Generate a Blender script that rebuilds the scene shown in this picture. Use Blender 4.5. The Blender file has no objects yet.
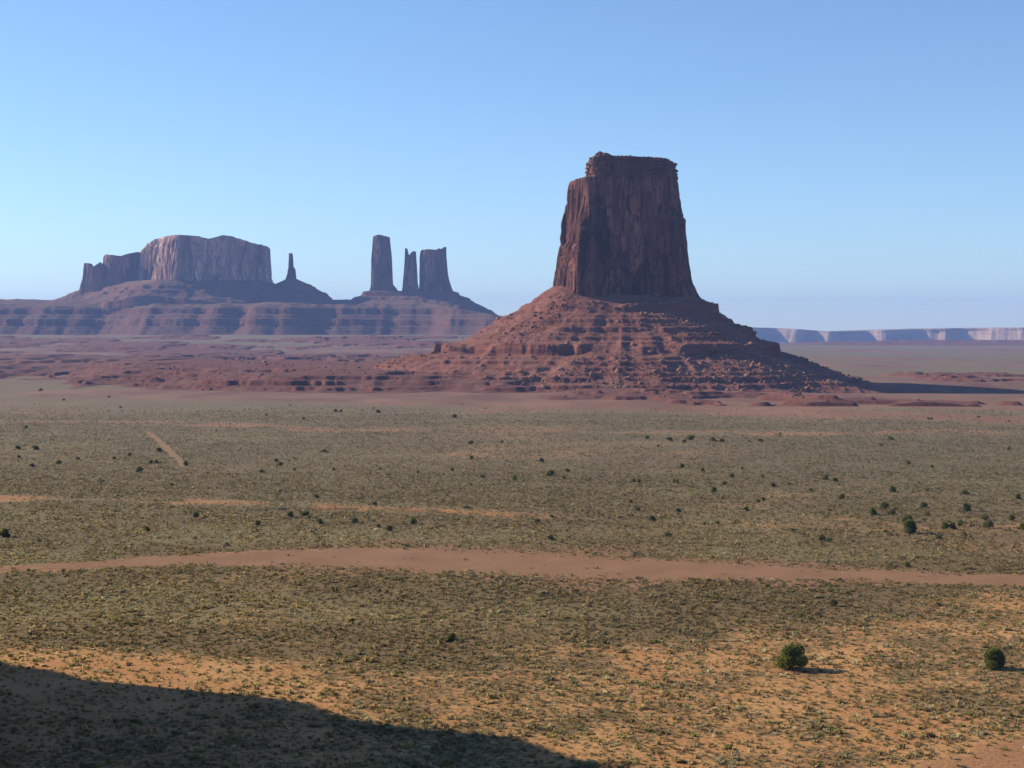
import bpy, math, random
import numpy as np
from mathutils import Vector
random.seed(4); rng = np.random.default_rng(11)
S = bpy.context.scene; C = S.collection
F = 1600.0; CAMZ = 70.0; PITCH = math.atan(52/F)
# ------------------------------------------------------------------ camera, sky, sun, exposure
cam = bpy.data.objects.new('camera', bpy.data.cameras.new('camera')); C.objects.link(cam)
cam.location = (0, 0, CAMZ); cam.rotation_euler = (math.pi/2-PITCH, 0, 0)
cam.data.sensor_width = 36; cam.data.lens = 36*F/1024; cam.data.clip_start = 1; cam.data.clip_end = 200000
S.camera = cam
SUN_EL = math.radians(26); SUN_AZ = math.radians(19)      # behind the picture plane, from the left
sd = Vector((-math.cos(SUN_EL)*math.cos(SUN_AZ), math.cos(SUN_EL)*math.sin(SUN_AZ), math.sin(SUN_EL)))
w = bpy.data.worlds.new('World'); S.world = w; w.use_nodes = True
nt = w.node_tree; bg = nt.nodes['Background']
sky = nt.nodes.new('ShaderNodeTexSky'); sky.sky_type = 'NISHITA'; sky.sun_disc = False
sky.sun_elevation = SUN_EL; sky.sun_rotation = math.atan2(sd.x, sd.y)
sky.altitude = 1700; sky.air_density = 1.0; sky.dust_density = 0.45; sky.ozone_density = 3.0
tint = nt.nodes.new('ShaderNodeMix'); tint.data_type = 'RGBA'; tint.blend_type = 'MULTIPLY'
tint.inputs[0].default_value = 1.0; tint.inputs[7].default_value = (0.87, 0.95, 1.03, 1)
nt.links.new(sky.outputs[0], tint.inputs[6]); nt.links.new(tint.outputs[2], bg.inputs[0])
bg.inputs[1].default_value = 0.1
sl = bpy.data.lights.new('sun', 'SUN'); sl.energy = 5.0; sl.angle = math.radians(0.5); sl.color = (1, 0.85, 0.64)
so = bpy.data.objects.new('sun', sl); C.objects.link(so); so.rotation_euler = sd.to_track_quat('Z', 'Y').to_euler()
so.location = (0, 0, 900)
vs = S.view_settings; vs.view_transform = 'Standard'; vs.look = 'None'; vs.gamma = 1; vs.exposure = 0.7
vs.use_curve_mapping = False
S.cycles.volume_bounces = 1

# ------------------------------------------------------------------ helpers
def ray(u, v):
    a, b = (np.asarray(u, float)-512)/F, (384-np.asarray(v, float))/F
    cp, sp = math.cos(PITCH), math.sin(PITCH)
    return a, cp+b*sp, b*cp-sp                            # direction (x, y, z)
def PX(u, v, Y):                                          # real point at distance Y that projects to a photo position
    x, y, z = ray(u, v); return x/y*Y, Y, CAMZ+z/y*Y
def ux(u, Y): return PX(u, 332, Y)[0]
def vz(v, Y): return CAMZ+ray(512, v)[2]/ray(512, v)[1]*Y
def sstep(a, b, x):
    t = np.clip((x-a)/(b-a), 0, 1); return t*t*(3-2*t)
def _h(ix, iy, iz, seed):
    h = (ix.astype(np.int64)*374761393+iy.astype(np.int64)*668265263+iz.astype(np.int64)*2147483647*3+seed*1274126177) & 0xffffffff
    h = ((h ^ (h >> 13))*1103515245+12345) & 0xffffffff; h = ((h ^ (h >> 15))*2246822519) & 0xffffffff
    return ((h ^ (h >> 16)) & 0xffffff)/float(0xffffff)
def noise(x, y, z=0.0, seed=0):
    x, y, z = np.broadcast_arrays(np.asarray(x, float), np.asarray(y, float), np.asarray(z, float))
    ix, iy, iz = np.floor(x), np.floor(y), np.floor(z); fx, fy, fz = x-ix, y-iy, z-iz
    fx = fx*fx*fx*(fx*(fx*6-15)+10); fy = fy*fy*fy*(fy*(fy*6-15)+10); fz = fz*fz*fz*(fz*(fz*6-15)+10)
    r = 0
    for a in (0, 1):
        for b in (0, 1):
            for c in (0, 1):
                r = r+_h(ix+a, iy+b, iz+c, seed)*(fx if a else 1-fx)*(fy if b else 1-fy)*(fz if c else 1-fz)
    return r*2-1
def fbm(x, y, z=0.0, oct=4, seed=0, gain=0.5):
    r = 0; a = 1; n = 0
    for k in range(oct):
        r = r+a*noise(np.asarray(x)*2**k+17.3*k, np.asarray(y)*2**k-9.1*k, np.asarray(z)*2**k+3.7*k, seed+k*31); n += a; a *= gain
    return r/n
def ridge(x, y, z=0.0, oct=3, seed=0):
    r = 0; a = 1; n = 0
    for k in range(oct):
        r = r+a*(1-2*np.abs(noise(np.asarray(x)*2**k+5.3*k, np.asarray(y)*2**k, np.asarray(z)*2**k, seed+k*13))); n += a; a *= .5
    return r/n
def mesh_obj(name, co, faces, mat, parent=None, smooth=False, col=None, attrs=None):
    me = bpy.data.meshes.new(name); co = np.asarray(co, np.float32); faces = np.asarray(faces, np.int32)
    n, k = faces.shape
    me.vertices.add(len(co)); me.vertices.foreach_set('co', co.ravel())
    me.loops.add(n*k); me.loops.foreach_set('vertex_index', faces.ravel())
    me.polygons.add(n); me.polygons.foreach_set('loop_start', np.arange(0, n*k, k, dtype=np.int32))
    me.polygons.foreach_set('loop_total', np.full(n, k, np.int32))
    me.update(calc_edges=True); me.validate()
    if smooth: me.polygons.foreach_set('use_smooth', np.ones(len(me.polygons), bool))
    if col is not None:
        a = me.color_attributes.new('tone', 'FLOAT_COLOR', 'POINT'); a.data.foreach_set('color', np.asarray(col, np.float32).ravel())
    for nm, arr in (attrs or {}).items():
        a = me.attributes.new(nm, 'FLOAT', 'POINT'); a.data.foreach_set('value', np.asarray(arr, np.float32).ravel())
    me.materials.append(mat)
    o = bpy.data.objects.new(name, me); C.objects.link(o)
    if parent: o.parent = parent; o.matrix_parent_inverse = parent.matrix_basis.inverted()
    return o
def thing(name, label, cat, loc, group=None):
    o = bpy.data.objects.new(name, None); C.objects.link(o); o.location = loc; o.empty_display_size = 5
    o['label'] = label; o['category'] = cat
    if group: o['group'] = group
    return o
def grid_faces(nr, nc, wrap=False):
    r = np.arange(nr-1)[:, None]; c = np.arange(nc if wrap else nc-1)[None, :]; c2 = (c+1) % nc
    return np.stack([r*nc+c, r*nc+c2, (r+1)*nc+c2, (r+1)*nc+c], -1).reshape(-1, 4)
def seg_dist(x, y, pts, closed=True):                     # distance to an outline, negative inside when closed
    d = np.full(np.shape(x), 1e9); ins = np.zeros(np.shape(x), bool); n = len(pts)
    for i in range(n if closed else n-1):
        (x0, y0), (x1, y1) = pts[i], pts[(i+1) % n]
        dx, dy = x1-x0, y1-y0; t = np.clip(((x-x0)*dx+(y-y0)*dy)/(dx*dx+dy*dy), 0, 1)
        d = np.minimum(d, np.hypot(x-x0-t*dx, y-y0-t*dy))
        if closed and y0 != y1: ins ^= ((y0 > y) != (y1 > y)) & (x < dx*(y-y0)/dy+x0)
    return np.where(ins, -d, d) if closed else d
def terrace(s, levels, x, y, seed=0, cov=0.0, tw=70.):            # gathers the fall of a slope into cliffs at given heights
    out = s.copy()
    for i, (L, h, a, wd) in enumerate(levels):
        m = sstep(-.35-cov, .15-cov, fbm(x/tw, y/tw, i*3.1, 3, seed+i))
        out += m*h*(sstep(L-wd, L+wd, s)-np.clip((s-(L-a))/(2*a), 0, 1))
    return out

# ------------------------------------------------------------------ materials
class M:
    def __init__(s, name):
        s.m = bpy.data.materials.new(name); s.m.use_nodes = True; s.t = s.m.node_tree; s.b = s.t.nodes['Principled BSDF']
        s.b.inputs['Roughness'].default_value = 0.95; s.b.inputs['Specular IOR Level'].default_value = 0.1
        s.pos = s.n('ShaderNodeNewGeometry')
    def n(s, k, **kw):
        x = s.t.nodes.new(k)
        for a, b in kw.items(): setattr(x, a, b)
        return x
    def l(s, a, b): s.t.links.new(a, b)
    def noise(s, scale, sc=(1, 1, 1), det=4, rough=.55, off=(0, 0, 0)):
        mp = s.n('ShaderNodeMapping'); mp.inputs['Scale'].default_value = sc; mp.inputs['Location'].default_value = off
        s.l(s.pos.outputs['Position'], mp.inputs['Vector'])
        t = s.n('ShaderNodeTexNoise'); t.inputs['Scale'].default_value = scale; t.inputs['Detail'].default_value = det
        t.inputs['Roughness'].default_value = rough; s.l(mp.outputs[0], t.inputs['Vector']); return t.outputs[0]
    def rng(s, v, a, b, lo=0., hi=1.):
        r = s.n('ShaderNodeMapRange'); r.inputs[1].default_value = a; r.inputs[2].default_value = b
        r.inputs[3].default_value = lo; r.inputs[4].default_value = hi; s.l(v, r.inputs[0]); return r.outputs[0]
    def mix(s, f, a, b, blend='MIX'):
        x = s.n('ShaderNodeMix', data_type='RGBA', blend_type=blend)
        for v, i in ((f, 0), (a, 6), (b, 7)):
            if isinstance(v, (int, float)): x.inputs[i].default_value = v
            elif isinstance(v, tuple): x.inputs[i].default_value = v+(1,)
            else: s.l(v, x.inputs[i])
        return x.outputs[2]
    def math(s, op, a, b):
        x = s.n('ShaderNodeMath', operation=op)
        for v, i in ((a, 0), (b, 1)):
            if isinstance(v, (int, float)): x.inputs[i].default_value = v
            else: s.l(v, x.inputs[i])
        return x.outputs[0]
    def attr(s, nm): x = s.n('ShaderNodeAttribute', attribute_name=nm); return x
    def bump(s, h, d, st=1.0):
        x = s.n('ShaderNodeBump'); x.inputs['Distance'].default_value = d; x.inputs['Strength'].default_value = st
        s.l(h, x.inputs['Height']); s.l(x.outputs[0], s.b.inputs['Normal'])
    def out(s, c): s.l(c, s.b.inputs['Base Color']); return s.m

def rock_mat(name, c1, c2, c3, flat, unit=1.0, streak=True, flat_lo=.80, flat_hi=.93, flat_amt=.8):
    m = M(name)
    strata = m.noise(.2/unit, (.05, .05, 1), 5, .75)
    pat = m.noise(.018/unit, (1, 1, 1), 4)
    col = m.mix(m.rng(strata, .36, .64), c1, c2)
    col = m.mix(m.rng(pat, .42, .66, 0, .7), col, c3)
    if streak:
        st = m.noise(.08/unit, (1, 1, .12), 5, .6)
        col = m.mix(m.rng(st, .45, .66, 0, .5), col, tuple(v*.32 for v in c1))
        st2 = m.noise(.16/unit, (1, 1, .08), 4, .6, (50, 20, 0))
        col = m.mix(m.rng(st2, .54, .7, 0, .5), col, c3)
        st3 = m.noise(.035/unit, (1, 1, .12), 4, .6, (5, 2, 0)); col = m.mix(m.rng(st3, .48, .62, 0, .55), col, tuple(v*.5 for v in c1))
    if streak:
        mp = m.n('ShaderNodeMapping'); mp.inputs['Scale'].default_value = (1, 1, .22); m.l(m.pos.outputs['Position'], mp.inputs['Vector'])
        dn = m.n('ShaderNodeTexNoise'); dn.inputs['Scale'].default_value = .09/unit; dn.inputs['Detail'].default_value = 4; m.l(mp.outputs[0], dn.inputs['Vector'])
        va = m.n('ShaderNodeVectorMath', operation='MULTIPLY_ADD'); va.inputs[1].default_value = (22*unit,)*3; m.l(dn.outputs['Color'], va.inputs[0]); m.l(mp.outputs[0], va.inputs[2])
        for sc_, am in ((.04, .5), (.11, .26)):
            vo = m.n('ShaderNodeTexVoronoi'); vo.inputs['Scale'].default_value = sc_/unit; m.l(va.outputs[0], vo.inputs['Vector'])
            vc = m.n('ShaderNodeSeparateXYZ'); m.l(vo.outputs['Color'], vc.inputs[0])
            k_ = m.rng(vc.outputs[0], 0, 1, 1-am, 1+am); cb = m.n('ShaderNodeCombineXYZ')
            for q_ in range(3): m.l(k_, cb.inputs[q_])
            col = m.mix(1.0, col, cb.outputs[0], 'MULTIPLY')
            ve = m.n('ShaderNodeTexVoronoi', feature='DISTANCE_TO_EDGE'); ve.inputs['Scale'].default_value = sc_/unit; m.l(va.outputs[0], ve.inputs['Vector'])
            col = m.mix(m.rng(ve.outputs['Distance'], .0, .07, .75, 0), col, tuple(v*.18 for v in c1))
    g = m.noise(.5/unit, (1, 1, 1), 5, .75)
    col = m.mix(1.0, col, m.mix(m.rng(g, .3, .7), (.62, .62, .64), (1.32, 1.3, 1.28)), 'MULTIPLY')
    sx = m.n('ShaderNodeSeparateXYZ'); m.l(m.pos.outputs['Normal'], sx.inputs[0])
    fl = m.rng(sx.outputs[2], flat_lo, flat_hi, 0, flat_amt)
    fn = m.noise(.05/unit, (1, 1, 1), 5, .65, (9, 0, 0))
    col = m.mix(m.math('MULTIPLY', fl, m.rng(fn, .35, .6)), col, flat)
    m.bump(g, 1.6*unit, .8)
    return m.out(col)
ROCK = rock_mat('butte_rock', (.13, .051, .038), (.19, .08, .06), (.26, .13, .095), (.16, .072, .052))
TALUS = rock_mat('talus_rock', (.10, .040, .033), (.22, .09, .066), (.24, .118, .088), (.235, .112, .078), streak=False)
CAP = rock_mat('cap_strata', (.08, .032, .026), (.16, .068, .052), (.24, .125, .09), (.26, .15, .11), unit=.55, streak=False)
BAD = rock_mat('badland_rock', (.095, .036, .032), (.15, .058, .047), (.18, .082, .063), (.175, .09, .068), streak=False)
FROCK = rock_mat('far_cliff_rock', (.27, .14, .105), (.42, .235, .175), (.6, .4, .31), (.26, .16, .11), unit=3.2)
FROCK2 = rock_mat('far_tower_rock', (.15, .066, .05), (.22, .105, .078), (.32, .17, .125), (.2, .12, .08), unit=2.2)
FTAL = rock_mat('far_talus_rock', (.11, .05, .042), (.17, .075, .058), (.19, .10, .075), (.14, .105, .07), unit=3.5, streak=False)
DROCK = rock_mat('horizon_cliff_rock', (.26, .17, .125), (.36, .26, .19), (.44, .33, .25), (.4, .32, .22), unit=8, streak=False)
BOULD = rock_mat('boulder_rock', (.19, .085, .06), (.25, .12, .085), (.32, .19, .14), (.28, .15, .105), streak=False)

# ------------------------------------------------------------------ ground
GULLY = [PX(300, 507, 1), PX(345, 508, 1), PX(385, 509, 1), PX(430, 511, 1), PX(480, 512, 1)]
def flatpt(u, v, z=0.0):
    x, y, zz = ray(u, v); t = (z-CAMZ)/zz; return float(x*t), float(y*t)
GUL = [flatpt(u, v) for u, v in ((286, 509), (330, 509.5), (372, 510), (420, 511.5), (470, 513.5), (540, 517))]
def gz(x, y):
    x = np.asarray(x, float); y = np.asarray(y, float)
    z = 1.1*fbm(x/160., y/160., 0, 2, 5)*sstep(200, 700, y)
    z = z+3*fbm(x/500., y/700., 0, 2, 9)*sstep(900, 2000, y)
    z = z+58*sstep(3600, 6200, y)*(1-sstep(150, 950, x))
    z = z-22*sstep(9000, 14500, y)*sstep(150, 950, x)-30*sstep(15000, 24000, y)
    z = z-15*sstep(1800, 1940, y)*(1-sstep(2010, 2150, y))*sstep(230, 420, x)*(1-sstep(1000, 1200, x))
    return z
def gully(x, y):
    d = seg_dist(x, y, GUL, False); m = 1-sstep(.5, 1., np.abs(x-GUL[2][0])/130.)
    return -2.6*(1-sstep(2.5, 4.5, d+1.5*fbm(x/9., y/9., 0, 2, 77)))*m
def ground_pt(u, v):
    z = 0.0
    for _ in range(12):
        x, y = flatpt(u, v, z); z = float(gz(x, y))
    return x, y, z
def band(x, y, pts, wpx0, wpx1):                          # mask of a strip of ground running along pts, widths in metres
    return 1-sstep(wpx0, wpx1, seg_dist(x, y, pts, False)+18*fbm(x/45., y/60., 0, 3, 41))
G = lambda *uv: [flatpt(u, v) for u, v in uv]
WASH = G((-60, 572), (60, 567), (170, 562), (300, 558), (430, 559), (520, 566), (640, 570), (800, 575), (1024, 581), (1200, 584))
R1 = G((-80, 499), (60, 500), (150, 501), (250, 503), (330, 506), (420, 510), (520, 514), (640, 521), (780, 527), (1024, 529), (1200, 530))
R2 = G((-60, 421), (80, 420), (200, 423), (330, 429), (460, 430), (560, 430), (680, 432), (900, 433))
R3 = G((100, 394), (300, 397), (450, 402), (600, 404), (760, 409), (900, 414), (1100, 420))
R3b = G((150, 391), (400, 394), (600, 397), (800, 402), (1100, 405))
TRK = G((147, 431), (156, 438), (165, 446), (173, 454), (180, 461), (186, 467))
CORN = G((930, 772), (985, 762), (1040, 752), (1150, 740))
def soil_fields(x, y):
    n1 = fbm(x/30., y/30., 0, 4, 3); n2 = fbm(x/110., y/160., 0, 4, 8); n3 = fbm(x/9., y/9., 0, 3, 19)
    # cover: how much sagebrush hides the soil
    c = .76+.42*n2+.24*n1
    T = 350+.45*np.clip(x+40, 0, 170); near = 1-sstep(-38, 38, y-T+40*fbm(x/70., y/40., 0, 3, 23))
    c = c-near*(.44+.25*n3+.16*n1)
    bare = np.maximum.reduce([(1-sstep(.7, 1.3, (seg_dist(x, y, WASH, False)+9*fbm(x/16., y/22., 0, 4, 47))/np.interp(x, [-170, -100, -35, 20, 75, 150], [5, 8, 21, 21, 11, 6]))), .72*band(x, y, R1, 1, 19)*(.3+.7*sstep(-.25-.6*(1-sstep(-230, -60, x)), .35, n2*.6+n1))*(1-.45*sstep(-100, 60, x)),
                              .6*band(x, y, R2, 12, 45)*sstep(-.45, .2, n1+.6*n2), band(x, y, R3, 20, 150)*(.5+.5*sstep(-.3, .3, n1)), band(x, y, R3b, 40, 230)*(.55+.4*sstep(-.3, .3, n1)),
                              .8*(1-sstep(2, 12, seg_dist(x, y, CORN, False)+7*fbm(x/9., y/14., 0, 4, 43)))])
    bare = np.maximum(bare, .75*sstep(1900, 2300, y)*(1-sstep(4300, 5200, y))*sstep(-.5, .5, n2+.3*n1)*(1-sstep(300, 900, x)))
    bare = np.maximum(bare, .8*sstep(1300, 1900, y)*sstep(.0, .45, fbm(x/320., y/900., 0, 4, 91)))
    bare = np.maximum(bare, sstep(1450, 1650, y)*(1-sstep(2300, 2700, y))*sstep(150, 350, x)*(.6+.5*n1+.3*n2))
    bare = np.clip(bare, 0, 1)
    cover = np.clip(c*(1-bare), 0, 1)
    green = np.clip(.45+1.1*fbm(x/260., y/420., 0, 4, 61)+.35*sstep(500, 1500, y), 0, 1)
    pale = np.clip(sstep(.0, .6, fbm(x/90., y/50., 0, 3, 71)), 0, 1)
    return cover, bare, green, pale
rows = [-600, -300, -100, 0, 80, 150, 190]
y = 215.
while y < 24000:
    rows.append(y); y += y*.0078 if not 590 < y < 690 else 1.6
rows = np.array(rows); NS = 330
s_in = np.linspace(-.42, .42, NS); s_out = np.geomspace(.44, 4.5, 26)
s = np.concatenate([-s_out[::-1], s_in, s_out])
Yg, Sg = np.meshgrid(rows, s, indexing='ij'); Xg = Sg*np.maximum(Yg, 230.)
Zg = gz(Xg, Yg)+gully(Xg, Yg)
cov, bare, green, pale = soil_fields(Xg, Yg)
gm = M('desert_ground')
a_cov, a_bare, a_green, a_pale = (gm.attr(k).outputs['Fac'] for k in ('cover', 'bare', 'green', 'pale'))
sn = gm.noise(.05, det=6, rough=.6); sf = gm.noise(1.1, det=4, rough=.7)
soil = gm.mix(gm.rng(sn, .35, .65), (.37, .18, .07), (.46, .255, .105))
soil = gm.mix(gm.math('MULTIPLY', a_bare, .8), soil, (.25, .125, .07))
sx = gm.n('ShaderNodeSeparateXYZ'); gm.l(gm.pos.outputs['Position'], sx.inputs[0])
fn_ = gm.noise(.011, (1, .45, 1), 6, .68, (4, 4, 0)); fn2_ = gm.noise(.06, (1, .5, 1), 4, .7, (7, 4, 0))
fsoil = gm.mix(gm.rng(fn_, .38, .62), (.15, .078, .062), (.24, .14, .098)); fsoil = gm.mix(gm.rng(fn2_, .52, .66, 0, .55), fsoil, (.15, .12, .075))
soil = gm.mix(gm.rng(sx.outputs[1], 600, 1700), soil, fsoil)
sage = gm.mix(a_green, (.165, .112, .052), (.135, .12, .058))
sage = gm.mix(gm.rng(sx.outputs[1], 450, 1100, 0, .8), sage, (.175, .135, .088))
sage = gm.mix(gm.math('MULTIPLY', a_pale, .45), sage, (.2, .18, .09))
spk = gm.noise(.55, det=3, rough=.65, off=(3, 8, 0)); spk2 = gm.noise(.11, det=3, rough=.6, off=(13, 8, 0))
th = gm.math('ADD', gm.math('MULTIPLY', gm.math('SUBTRACT', spk, .5), 2.4), gm.math('MULTIPLY', gm.math('SUBTRACT', spk2, .5), 1.2))
th = gm.math('ADD', th, gm.math('SUBTRACT', gm.math('MULTIPLY', a_cov, 2.0), .62))
gc = gm.mix(gm.rng(th, 0, .5), soil, sage)
gc = gm.mix(1.0, gc, gm.mix(gm.rng(sf, .3, .7), (.75, .75, .75), (1.2, 1.2, 1.2)), 'MULTIPLY')
gc = gm.mix(gm.math('MULTIPLY', a_cov, gm.rng(spk, .56, .68, 0, .55)), gc, (.05, .05, .03))
gm.bump(spk, .5, .6)
GROUND = gm.out(gc)
ground = mesh_obj('ground', np.stack([Xg, Yg, Zg], -1).reshape(-1, 3), grid_faces(len(rows), len(s)), GROUND, smooth=True,
                  attrs=dict(cover=cov, bare=bare, green=green, pale=pale))
ground['kind'] = 'structure'

# strips of bare earth laid over the ground
def strip(name, pts, half, mat, wob=.5, step=1.2, lift=.06, seed=0, nacross=7):
    P = np.array(pts); L = np.concatenate([[0], np.cumsum(np.hypot(*np.diff(P, axis=0).T))])
    t = np.arange(0, L[-1], step); cx = np.interp(t, L, P[:, 0]); cy = np.interp(t, L, P[:, 1])
    k = np.ones(15)/15; cx = np.convolve(np.pad(cx, 7, 'edge'), k, 'valid'); cy = np.convolve(np.pad(cy, 7, 'edge'), k, 'valid')
    dx, dy = np.gradient(cx), np.gradient(cy); ln = np.hypot(dx, dy); nx, ny = -dy/ln, dx/ln
    hw = np.interp(t/L[-1], np.linspace(0, 1, len(half)), half)
    ra = hw*(1+wob*fbm(t/22., 0, seed, 5, seed, .75)+.25*noise(t/3., 2, 0, seed)); rb = hw*(1+wob*fbm(t/26., 7, seed, 5, seed+5, .75)+.25*noise(t/3., 9, 0, seed))
    a = np.linspace(0, 1, nacross)[None, :]; off = -rb[:, None]*(1-a)+ra[:, None]*a
    X = cx[:, None]+nx[:, None]*off; Y = cy[:, None]+ny[:, None]*off
    co = np.stack([X, Y, gz(X, Y)+gully(X, Y)+lift], -1).reshape(-1, 3)
    o = mesh_obj(name, co, grid_faces(len(t), nacross), mat, smooth=True); o['kind'] = 'structure'; return o
dm = M('bare_earth'); n1 = dm.noise(.06, det=6, rough=.65); n2 = dm.noise(.9, det=4, rough=.7)
dc = dm.mix(dm.rng(n1, .35, .65), (.215, .115, .06), (.265, .148, .08))
dc = dm.mix(dm.rng(n2, .5, .7, 0, .55), dc, (.15, .11, .06)); dm.bump(n2, .3, .5); EARTH = dm.out(dc)
strip('dirt_road', WASH, [3, 6, 14, 28, 42, 40, 24, 12, 8, 4], EARTH, .95, seed=3)
tm = M('track_earth'); n1 = tm.noise(.3, det=5); TRACK = tm.out(tm.mix(tm.rng(n1, .35, .65), (.2, .135, .07), (.27, .165, .09)))
strip('path', TRK, [1.7, 2.4, 2.6, 2.2], TRACK, .5, 2., .1, 9, 4)

# ------------------------------------------------------------------ the great butte
BY = 2180.; BX = ux(625, BY)
def btalus(x, y):
    dx, dy = x-BX, y-BY; r = np.hypot(dx, dy)+1e-6; th = np.arctan2(dy, dx)
    R = np.array([(0, 122), (94, 121), (126, 102), (133, 92), (150, 79), (171, 73), (177, 61), (195, 53), (219, 42.5), (259, 25), (294, 10), (328, 3), (375, -6), (500, -14)])
    Lp = np.array([(0, 136), (98, 133), (113, 126), (131, 110), (155, 96), (170, 90), (200, 71), (230, 51.5), (257, 46), (300, 38), (345, 20), (390, 3), (430, -8), (520, -14)])
    Fp = np.array([(0, 124), (56, 119), (100, 96), (150, 70), (200, 47), (250, 26), (300, 8), (335, -3), (400, -10)])
    wr, wl = np.clip(dx/r, 0, 1)**2, np.clip(-dx/r, 0, 1)**2; wf = np.clip(np.abs(dy)/r, 0, 1)**2
    z = wr*np.interp(r, R[:, 0], R[:, 1])+wl*np.interp(r, Lp[:, 0], Lp[:, 1])+wf*np.interp(r, Fp[:, 0], Fp[:, 1])
    amp = sstep(60, 180, r)*(1-.5*sstep(300, 400, r))
    g = ridge(np.cos(th)*4.2+3, np.sin(th)*4.2, r/500., 3, 21)
    z = z+amp*(4.5*g-1.5+5.5*fbm(x/75., y/75., 0, 3, 35))
    z = z+(2.6*fbm(x/24., y/24., 0, 4, 33)+1.5*ridge(x/19., y/19., 0, 4, 34)-.4)*sstep(50, 110, r)
    lv = [(101, 9, 9, .7), (84, 4, 6, .6), (73, 5, 7, .6), (62, 3, 5, .5), (48, 13, 11, .8), (38, 2.5, 3, .3), (32, 3, 4, .3), (25, 3, 4, .3), (19, 2, 3, .3), (13, 5, 5, .4), (5, 4, 4, .4), (56, 2, 3, .3), (67, 2.5, 3, .3), (79, 3, 4, .3), (90, 2.5, 4, .3)]
    z = terrace(z, lv, x, y, 50, .04, 60.)
    return z+.8*fbm(x/5., y/5., 0, 3, 90)
butte = thing('butte', 'tall dark red sandstone butte with flat broken cap on broad talus cone, nearest and largest', 'butte', (BX, BY, 0))
xs = np.arange(BX-470, BX+440, 1.7); ys = np.arange(BY-390, BY+330, 1.8)
Yt, Xt = np.meshgrid(ys, xs, indexing='ij')
Zt = btalus(Xt, Yt)
edge = np.minimum.reduce([Xt-xs[0], xs[-1]-Xt, Yt-ys[0], ys[-1]-Yt]); Zt = np.where(edge < 14, np.minimum(Zt, -9), Zt)
mesh_obj('talus_slope', np.stack([Xt, Yt, Zt], -1).reshape(-1, 3), grid_faces(len(ys), len(xs)), TALUS, butte)

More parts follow.
